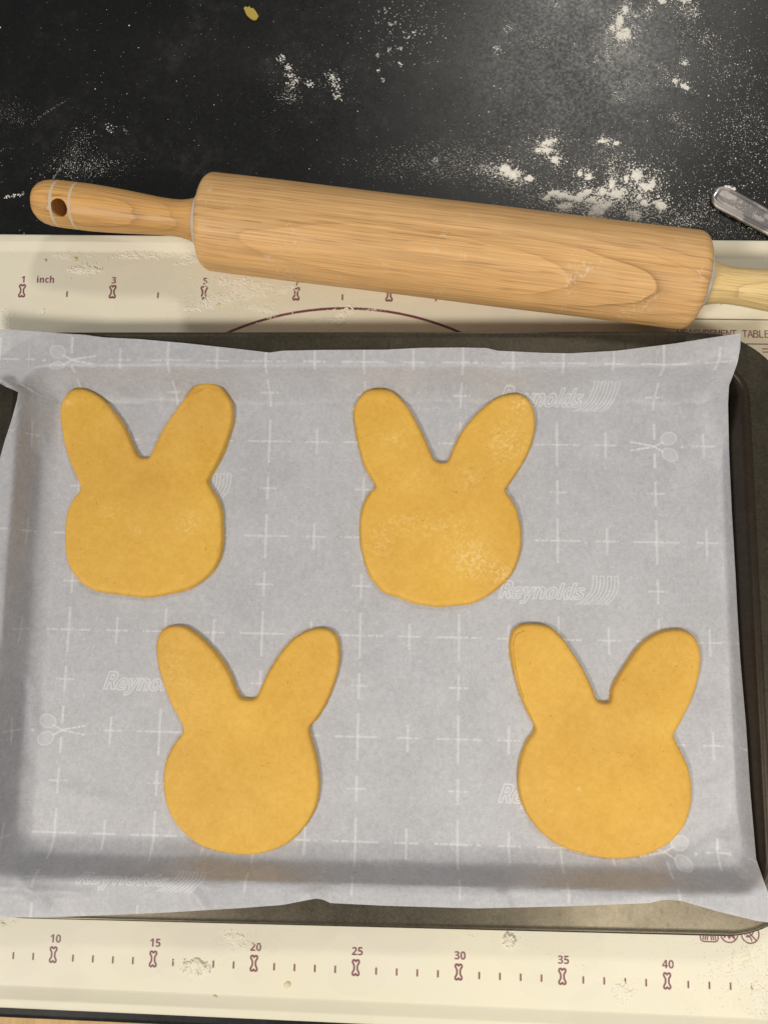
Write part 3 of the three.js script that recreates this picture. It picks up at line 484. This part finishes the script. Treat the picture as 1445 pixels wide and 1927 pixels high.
// a flour heap as a small height field; cells that stay at the bottom are left out, so that its edge is ragged
function heapAt(list, px, py, rx, ry, turn, hgt, y0, ragged, solid = 0) {
  const o = P(px, py, y0), k = 1 / 37, n = Math.max(18, Math.round(Math.max(rx, ry) * 3)), R = 1.5, pos = [], idx = [], hs = [], c = Math.cos(turn * 0.01745), q = Math.sin(turn * 0.01745);
  for (let j = 0; j <= n; j++) for (let i = 0; i <= n; i++) {
    const u = (i / n * 2 - 1) * R, v = (j / n * 2 - 1) * R, r = Math.hypot(u, v), x = u * rx * k, z = v * ry * k * 1.1;
    const f = fbm(x * 4 + px, z * 4 + py, 3), g = noise(x * 14 + px, z * 14 + py), h2 = noise(x * 30 + py, z * 30 + px);
    const e = 1 + solid * (1 - r) - r * r * 0.8 + 2.4 * (f - 0.5) * (0.4 + ragged) + 1.5 * (g - 0.5) + 0.9 * (h2 - 0.5); const h = e > 0 ? hgt * Math.pow(Math.min(1, e), 0.6) * (0.45 + 0.5 * f + 0.35 * g + 0.2 * h2) + 0.004 : -0.004;
    hs.push(e); pos.push(o.x + c * x - q * z, y0 + h, o.z + q * x + c * z);
  }
  for (let j = 0; j < n; j++) for (let i = 0; i < n; i++) { const a = j * (n + 1) + i, b = a + 1, d = a + n + 1, f = d + 1; if (Math.max(hs[a], hs[b], hs[d], hs[f]) > 0) idx.push(a, d, b, b, d, f); }
  if (!idx.length) return;
  const g = new THREE.BufferGeometry(); g.setAttribute('position', new THREE.Float32BufferAttribute(pos, 3)); g.setIndex(idx); g.computeVertexNormals(); list.push(g);
}
function flour(label, items, color, heaps) {                                   // items: [x, y, z, size, flatness] in cm
  const m = new THREE.MeshStandardMaterial({ color, roughness: 1 });
  const im = new THREE.InstancedMesh(grainGeo, m, items.length), o = new THREE.Object3D();
  items.forEach(([x, y, z, s, f], i) => { o.position.set(x / 100, (y + s * f * 0.6) / 100, z / 100); o.rotation.set(0.5 * (rnd() - 0.5), rnd() * 6.28, 0.5 * (rnd() - 0.5)); o.scale.set(s * (0.7 + 0.6 * rnd()), s * f, s * (0.7 + 0.6 * rnd())); o.updateMatrix(); im.setMatrixAt(i, o.matrix); });
  const g = thing('scattered_flour'); im.name = 'loose_grains'; im.castShadow = im.receiveShadow = true; g.add(im);
  if (heaps.length) obj('heaps', mergeGeometries(heaps), new THREE.MeshStandardMaterial({ color, roughness: 1, side: THREE.DoubleSide }), g);
  return tag(g, label, 'flour', null, 'stuff');
}
{
  const it = [], heaps = [];
  const put = (px, py, s, f = 0.55, y = TOP) => { if (px < -60 || px > 1510 || py < -60) return; const p = P(px, py, y); it.push([p.x, y + 0.002, p.z, s, f]); };
  // cluster: centre, radii, turn (deg), grains, smallest and largest size (cm), falloff
  const cl = (x, y, rx, ry, turn, n, s0, s1, pw = 1) => { const c = Math.cos(turn * 0.01745), q = Math.sin(turn * 0.01745); for (let k = 0; k < n; k++) { const u = gauss() * rx * 0.5, v = gauss() * ry * 0.5; put(x + c * u - q * v, y + q * u + c * v, lerp(s0, s1, Math.pow(rnd(), 2.5 * pw))); } };
  const clump = (x, y, rx, ry, turn, n) => {                            // a heap with a ragged edge and loose grains round it
    heapAt(heaps, x, y, rx * 0.95, ry * 0.95, turn, 0.03 + 0.008 * Math.min(rx, ry), TOP, 0.75);
    cl(x, y, rx * 2.6, ry * 2.6, turn, n * 1.3, 0.01, 0.045);
  };
  // fine dust: thicker to the right
  for (let k = 0; k < 20000; k++) { const x = rnd() * 1560 - 50, y = rnd() * 520 - 50, dn = 0.07 + 0.8 * sstep(640, 1250, x) * Math.pow(fbm(x / 80, y / 80, 4) * 1.5, 2.2); if (rnd() < dn) put(x, y, lerp(0.005, 0.019, Math.pow(rnd(), 3))); }
  for (let k = 0; k < 2600; k++) { const x = rnd() * 1560 - 50, y = rnd() * 520 - 50, dn = 0.03 + 0.9 * sstep(620, 1300, x) * sstep(0.42, 0.7, fbm(x / 70 + 9, y / 70, 3)); if (rnd() < dn) put(x, y, lerp(0.014, 0.04, Math.pow(rnd(), 3))); }
  // thin films of dust, too fine to see grain by grain
  for (const [x, y, rx, ry, turn, n] of [[1010, 300, 260, 70, -6, 5200], [1170, 78, 90, 90, -30, 2200], [1180, 365, 210, 70, 10, 4200], [1400, 230, 150, 260, 0, 3600], [1285, 40, 130, 110, 0, 1800], [165, 312, 110, 40, 0, 1100], [130, 285, 30, 70, 30, 500], [20, 215, 60, 40, 0, 400], [760, 70, 160, 160, 0, 1400], [545, 150, 90, 90, 0, 500], [1330, 420, 200, 50, 0, 1500]]) cl(x, y, rx, ry, turn, n, 0.003, 0.0075);
  // left half
  cl(170, 315, 70, 22, 0, 420, 0.008, 0.022); cl(150, 280, 26, 60, 30, 200, 0.008, 0.02); cl(208, 242, 10, 10, 0, 26, 0.012, 0.035); cl(238, 248, 10, 4, 50, 12, 0.01, 0.02); cl(20, 215, 40, 26, 20, 120, 0.006, 0.016);
  for (let k = 0; k < 60; k++) { const t = rnd(); put(lerp(60, 132, t) + gauss() * 1.2, lerp(236, 185, Math.pow(t, 0.8)) + gauss() * 1.2, lerp(0.006, 0.013, rnd())); }
  for (let k = 0; k < 60; k++) { const t = rnd(); put(lerp(92, 128, t) + gauss() * 1.5, lerp(345, 303, t) + gauss() * 1.5, lerp(0.008, 0.02, rnd())); }
  for (let k = 0; k < 70; k++) { const t = rnd(); put(lerp(8, 47, t) + gauss() * 1, lerp(372, 365, t) + gauss() * 2, lerp(0.012, 0.03, rnd())); }
  // middle top
  for (const [x, y, r] of [[531, 111, 7], [543, 127, 4], [543, 141, 5], [545, 163, 7], [558, 151, 5], [582, 157, 5], [628, 150, 7], [634, 160, 8], [636, 182, 6], [623, 140, 6]]) cl(x, y, r * 1.8, r * 1.6, 30, 34, 0.012, 0.045, 0.7);
  cl(545, 182, 24, 14, 0, 130, 0.008, 0.025); cl(545, 150, 60, 70, 0, 90, 0.006, 0.016); cl(625, 150, 40, 40, 30, 90, 0.006, 0.016);
  cl(757, 40, 80, 70, 30, 170, 0.014, 0.034); cl(765, 60, 120, 120, 0, 200, 0.008, 0.02); for (const [x, y] of [[779, 61], [768, 71], [753, 120], [733, 95], [755, 91], [710, 103], [737, 47], [712, 133], [720, 150]]) cl(x, y, 4, 4, 0, 8, 0.02, 0.05);
  cl(960, 54, 16, 10, 0, 60, 0.01, 0.03); cl(935, 92, 14, 10, 0, 50, 0.012, 0.035); cl(1020, 80, 50, 12, 0, 60, 0.01, 0.03); cl(1048, 10, 10, 8, 0, 40, 0.012, 0.03);
  // upper right
  clump(1176, 20, 6, 7, 0, 40); clump(1166, 40, 8, 13, 10, 110); clump(1152, 54, 5, 6, 0, 34); clump(1173, 66, 14, 11, -20, 60); cl(1170, 70, 36, 26, -30, 420, 0.01, 0.03); cl(1178, 8, 10, 20, 20, 120, 0.01, 0.035); cl(1193, 28, 22, 8, 10, 90, 0.012, 0.035); cl(1145, 108, 8, 20, -10, 60, 0.012, 0.03); cl(1120, 112, 4, 10, 10, 20, 0.012, 0.03); cl(1165, 90, 110, 60, -30, 420, 0.006, 0.018);
  clump(1247, 1, 8, 6, 0, 40); cl(1218, 18, 14, 16, 40, 90, 0.012, 0.035); cl(1286, 12, 30, 30, 0, 240, 0.01, 0.035); clump(1290, 0, 9, 4, 0, 36); cl(1305, 25, 14, 12, 0, 90, 0.012, 0.035); cl(1285, 60, 30, 60, 0, 160, 0.008, 0.022); cl(1323, 72, 16, 20, 30, 70, 0.01, 0.035);
  clump(1270, 152, 6, 4, 30, 26); clump(1288, 163, 9, 4, 25, 44); cl(1262, 145, 40, 16, 30, 120, 0.01, 0.03); clump(1288, 119, 5, 3, 20, 16); cl(1285, 115, 20, 12, 0, 60, 0.01, 0.025); cl(1350, 115, 40, 50, 0, 260, 0.006, 0.022); cl(1400, 140, 70, 90, 0, 380, 0.006, 0.022); cl(1165, 182, 18, 12, 0, 90, 0.008, 0.025); cl(1185, 160, 90, 10, 0, 120, 0.008, 0.024); cl(1268, 220, 14, 12, 0, 60, 0.008, 0.024);
  cl(1400, 240, 60, 60, 0, 380, 0.008, 0.026); cl(1285, 245, 60, 30, 30, 240, 0.008, 0.022); cl(1405, 300, 70, 80, 0, 320, 0.008, 0.024);
  // by the far side of the pin
  clump(960, 326, 16, 9, 28, 190); clump(994, 336, 7, 5, 0, 44); cl(925, 322, 40, 14, 0, 300, 0.01, 0.03); cl(960, 345, 60, 20, 0, 260, 0.008, 0.024); clump(949, 316, 6, 8, 60, 34);
  cl(820, 300, 160, 40, -8, 1300, 0.005, 0.018); cl(900, 320, 120, 40, 0, 900, 0.005, 0.02); cl(822, 301, 10, 10, 0, 40, 0.01, 0.03); cl(1060, 330, 60, 50, 0, 240, 0.005, 0.018);
  clump(1028, 271, 12, 7, -25, 70); clump(1029, 283, 7, 5, 0, 50); clump(1013, 282, 6, 4, 0, 34); clump(1040, 266, 7, 6, 0, 34); cl(1025, 275, 50, 26, -15, 260, 0.01, 0.032); clump(1045, 301, 7, 6, 30, 50); cl(1048, 303, 20, 14, 0, 70, 0.01, 0.03);
  clump(1133, 265, 8, 4, 0, 44); cl(1146, 270, 18, 10, 40, 70, 0.012, 0.035); clump(1159, 269, 4, 4, 0, 18); cl(1150, 290, 50, 30, 0, 160, 0.008, 0.024); cl(1153, 315, 14, 40, 5, 160, 0.012, 0.035);
  clump(1107, 333, 7, 7, 40, 56); clump(1091, 327, 4, 5, -30, 22); cl(1100, 325, 30, 30, 0, 110, 0.01, 0.03); clump(1151, 344, 5, 9, 0, 50); clump(1133, 360, 9, 8, 20, 74); clump(1161, 364, 14, 9, 0, 140); cl(1165, 374, 50, 20, 0, 240, 0.012, 0.04);
  clump(1195, 328, 11, 11, -20, 110); clump(1178, 336, 4, 7, 0, 28); cl(1192, 330, 50, 40, 0, 260, 0.012, 0.035); clump(1217, 352, 13, 9, -20, 120); clump(1228, 342, 4, 6, 0, 22); clump(1202, 370, 5, 4, 0, 22); clump(1212, 382, 6, 5, 0, 30); cl(1212, 362, 60, 50, -40, 380, 0.012, 0.038); clump(1241, 388, 12, 7, 40, 90); clump(1190, 407, 14, 8, 20, 110); cl(1235, 395, 60, 30, 20, 260, 0.01, 0.034);
  // wet-looking smear close to the pin
  const smear = [[1028, 372], [1042, 364], [1056, 368], [1070, 372], [1086, 374], [1094, 366], [1104, 362], [1112, 374], [1124, 380], [1134, 390], [1126, 400], [1116, 402], [1058, 390], [1066, 388], [1140, 388]];
  smear.forEach(([x, y]) => clump(x, y, 9, 5, -10 + 30 * (rnd() - 0.5), 46)); clump(1122, 397, 14, 9, -30, 120); clump(1060, 389, 9, 6, 0, 70); cl(1085, 385, 110, 26, 8, 900, 0.008, 0.03);
  cl(1180, 395, 120, 30, 10, 500, 0.008, 0.03); cl(1160, 340, 240, 90, 10, 900, 0.006, 0.022); cl(1295, 415, 40, 20, -20, 200, 0.01, 0.03); cl(1280, 400, 120, 50, 10, 500, 0.006, 0.02); cl(1390, 430, 120, 40, 0, 500, 0.006, 0.02); cl(1325, 385, 26, 30, 0, 80, 0.008, 0.03);
  // a little on the cutlery handle
  heapAt(heaps, 1373, 354, 8, 3.5, 10, 0.03, TOP + 0.25, 0.9); for (let k = 0; k < 150; k++) { const t = rnd(), px = 1358 + 120 * t, py = 368 + 60 * t + (rnd() - 0.5) * 26, p = P(px, py, TOP + 0.26); it.push([p.x, TOP + 0.262, p.z, lerp(0.006, 0.026, Math.pow(rnd(), 4)), 0.4]); }
  flour('white flour specks and heaps strewn over the dark countertop behind the rolling pin', it, 0xf4f1ea, heaps);
}
{
  const it = [], heaps = [];
  const put = (px, py, s, f = 0.3) => { const p = P(px, py, 0); if (p.z > 18.55 || p.z < -19.65) return; it.push([p.x, 0.001, p.z, s, f]); };
  const cl = (x, y, rx, ry, turn, n, s0, s1) => { const c = Math.cos(turn * 0.01745), q = Math.sin(turn * 0.01745); for (let k = 0; k < n; k++) { const u = gauss() * rx * 0.5, v = gauss() * ry * 0.5; put(x + c * u - q * v, y + q * u + c * v, lerp(s0, s1, Math.pow(rnd(), 2.2))); } };
  const heap = (x, y, rx, ry, n, hgt) => heapAt(heaps, x, y, rx, ry, 0, hgt, 0, 0.2, 0.7);
  const film = (x, y, rx, ry, turn, hgt = 0.02) => heapAt(heaps, x, y, rx, ry, turn, hgt, 0, 1.1);    // thin pressed patches
  film(165, 505, 18, 6, -20, 0.04); film(120, 482, 22, 5, 6); film(270, 478, 46, 8, 0, 0.04); film(360, 482, 26, 12, -30, 0.04); film(470, 545, 34, 14, -8); film(410, 562, 34, 8, -10, 0.04); film(385, 575, 40, 7, -12, 0.05); film(540, 545, 16, 6, 0); film(440, 530, 22, 7, 0, 0.03); film(490, 580, 26, 6, 10); film(640, 598, 24, 8, -40, 0.04); film(446, 1768, 20, 7, 14, 0.03); film(1405, 1832, 14, 10, -20); film(1425, 1880, 10, 18, 0, 0.04); film(1175, 1868, 14, 12, 0, 0.05); film(8, 605, 14, 16, 0, 0.05); film(1432, 1812, 8, 12, 0);
  cl(120, 480, 90, 14, 0, 90, 0.015, 0.05); cl(170, 495, 50, 30, 30, 150, 0.015, 0.06); heap(160, 508, 30, 6, 90, 0.08); cl(270, 478, 70, 12, 0, 160, 0.015, 0.055); cl(360, 480, 40, 26, -30, 130, 0.015, 0.05);
  cl(440, 545, 130, 50, -5, 380, 0.012, 0.05); cl(385, 570, 90, 14, -8, 240, 0.015, 0.05); cl(480, 580, 120, 24, 8, 260, 0.012, 0.04); cl(430, 530, 120, 30, 0, 260, 0.015, 0.05); cl(545, 545, 60, 20, 0, 160, 0.015, 0.045); cl(640, 595, 60, 20, -20, 130, 0.012, 0.04); cl(535, 605, 50, 12, 20, 60, 0.012, 0.04);
  heap(82, 588, 6, 5, 18, 0.06); cl(8, 605, 22, 24, 0, 90, 0.015, 0.05); cl(615, 557, 10, 8, 0, 16, 0.015, 0.05); cl(705, 583, 22, 5, 0, 40, 0.012, 0.04); cl(510, 598, 8, 6, 0, 24, 0.012, 0.03); cl(786, 565, 14, 8, 0, 16, 0.012, 0.04); cl(300, 540, 260, 90, 0, 160, 0.008, 0.024);
  cl(890, 596, 10, 8, 0, 14, 0.012, 0.04); cl(1410, 612, 60, 20, 0, 30, 0.01, 0.025); cl(1400, 641, 10, 6, 0, 24, 0.015, 0.04); cl(1360, 598, 60, 10, 0, 40, 0.008, 0.02);
  heap(366, 1818, 21, 11, 260, 0.12); heap(390, 1822, 8, 6, 50, 0.07); cl(372, 1820, 70, 30, 0, 90, 0.01, 0.03);
  cl(450, 1766, 60, 26, 15, 130, 0.012, 0.04); cl(440, 1758, 120, 40, 0, 90, 0.01, 0.026); cl(466, 1776, 24, 8, 0, 40, 0.015, 0.04);
  heap(958, 1768, 9, 12, 70, 0.14); cl(972, 1768, 26, 20, 0, 60, 0.012, 0.04); cl(888, 1756, 12, 10, 0, 20, 0.012, 0.04); cl(8, 1733, 26, 10, 0, 60, 0.014, 0.045); heap(5, 1739, 5, 3, 14, 0.06);
  cl(800, 1790, 900, 120, 2, 420, 0.007, 0.022); cl(1170, 1867, 20, 24, 20, 120, 0.014, 0.05); cl(1400, 1830, 80, 60, 0, 420, 0.012, 0.045); cl(1440, 1890, 40, 60, 0, 330, 0.012, 0.05); cl(1420, 1800, 60, 30, -20, 220, 0.012, 0.045); cl(1100, 1780, 260, 40, 0, 160, 0.008, 0.026); cl(1095, 1820, 12, 10, 0, 20, 0.012, 0.04); cl(1040, 1795, 26, 12, -30, 40, 0.01, 0.035);
  cl(1250, 1780, 240, 40, 0, 220, 0.008, 0.026); cl(1050, 1907, 120, 10, 0, 160, 0.01, 0.03); cl(668, 1888, 20, 6, 0, 40, 0.012, 0.04); cl(1350, 1880, 120, 60, 0, 220, 0.008, 0.03);
  flour('fine white flour and small heaps lying on the cream pastry mat around the tray', it, 0xefead9, heaps);
}
{
  // bits of dough
  const crumb = (px, py, y, size, flat, color, label) => {
    const g = mergeVertices(new THREE.IcosahedronGeometry(1, 2).deleteAttribute('uv').deleteAttribute('normal')), p = g.attributes.position, k0 = px;
    for (let i = 0; i < p.count; i++) { const x = p.getX(i), yy = p.getY(i), z = p.getZ(i), k = 0.75 + 0.5 * noise(x * 2 + k0, z * 2 + yy * 1.7 + py); p.setXYZ(i, x * k * size, Math.max(-0.2, yy * k) * size * flat, z * k * size * 0.8); }
    g.computeVertexNormals(); const q = P(px, py, y), o = obj('dough_crumb', g, new THREE.MeshStandardMaterial({ color, roughness: 0.8 })); o.position.set(q.x / 100, (y + size * flat * 0.18) / 100, q.z / 100); o.rotation.y = px;
    return tag(o, label, 'crumb');
  };
  crumb(143, 487, 0, 0.13, 0.55, 0xd8cd94, 'larger pale dough crumb on mat in flour by the rolling pin handle');
  crumb(87, 490, 0, 0.09, 0.45, 0xc9b878, 'small tan dough crumb on the mat above the inch lettering');
  crumb(412, 572, 0, 0.12, 0.45, 0xe0c888, 'yellowish dough crumb on floury mat beside the 5 inch mark');
  crumb(541, 1853, 0, 0.17, 0.5, 0xe6dcb8, 'rounded pale dough crumb on the mat in front of the 20 mark');
  crumb(405, 1876, 0, 0.12, 0.6, 0xe0d4ac, 'pale dough crumb at the mat lip in front of the 15 and 20 marks');
  // the dried flake on the counter
  const s = new THREE.Shape(); const q = [[460, 17], [463, 14.5], [468, 16.5], [470, 14], [473, 18.5], [477, 18], [482, 24], [487, 33], [484, 38], [479, 39.5], [472, 36], [465, 29]].map(([x, y]) => P(x, y, TOP)); const c = P(473, 27, TOP);
  q.forEach((p, i) => (i ? s.lineTo(p.x - c.x, -(p.z - c.z)) : s.moveTo(p.x - c.x, -(p.z - c.z))));
  const g = new THREE.ExtrudeGeometry(s, { depth: 0.05, bevelEnabled: true, bevelSize: 0.02, bevelThickness: 0.03, bevelSegments: 2 }); g.rotateX(-Math.PI / 2);
  const o = obj('dried_dough_flake', g, new THREE.MeshStandardMaterial({ color: 0xc0a94e, roughness: 0.6 })); o.position.set(c.x / 100, (TOP + 0.03) / 100, c.z / 100); o.rotation.z = 0.05;
  tag(o, 'dry yellow dough flake alone on the dark counter at the far edge', 'flake');
}

renderer.render(scene, camera);
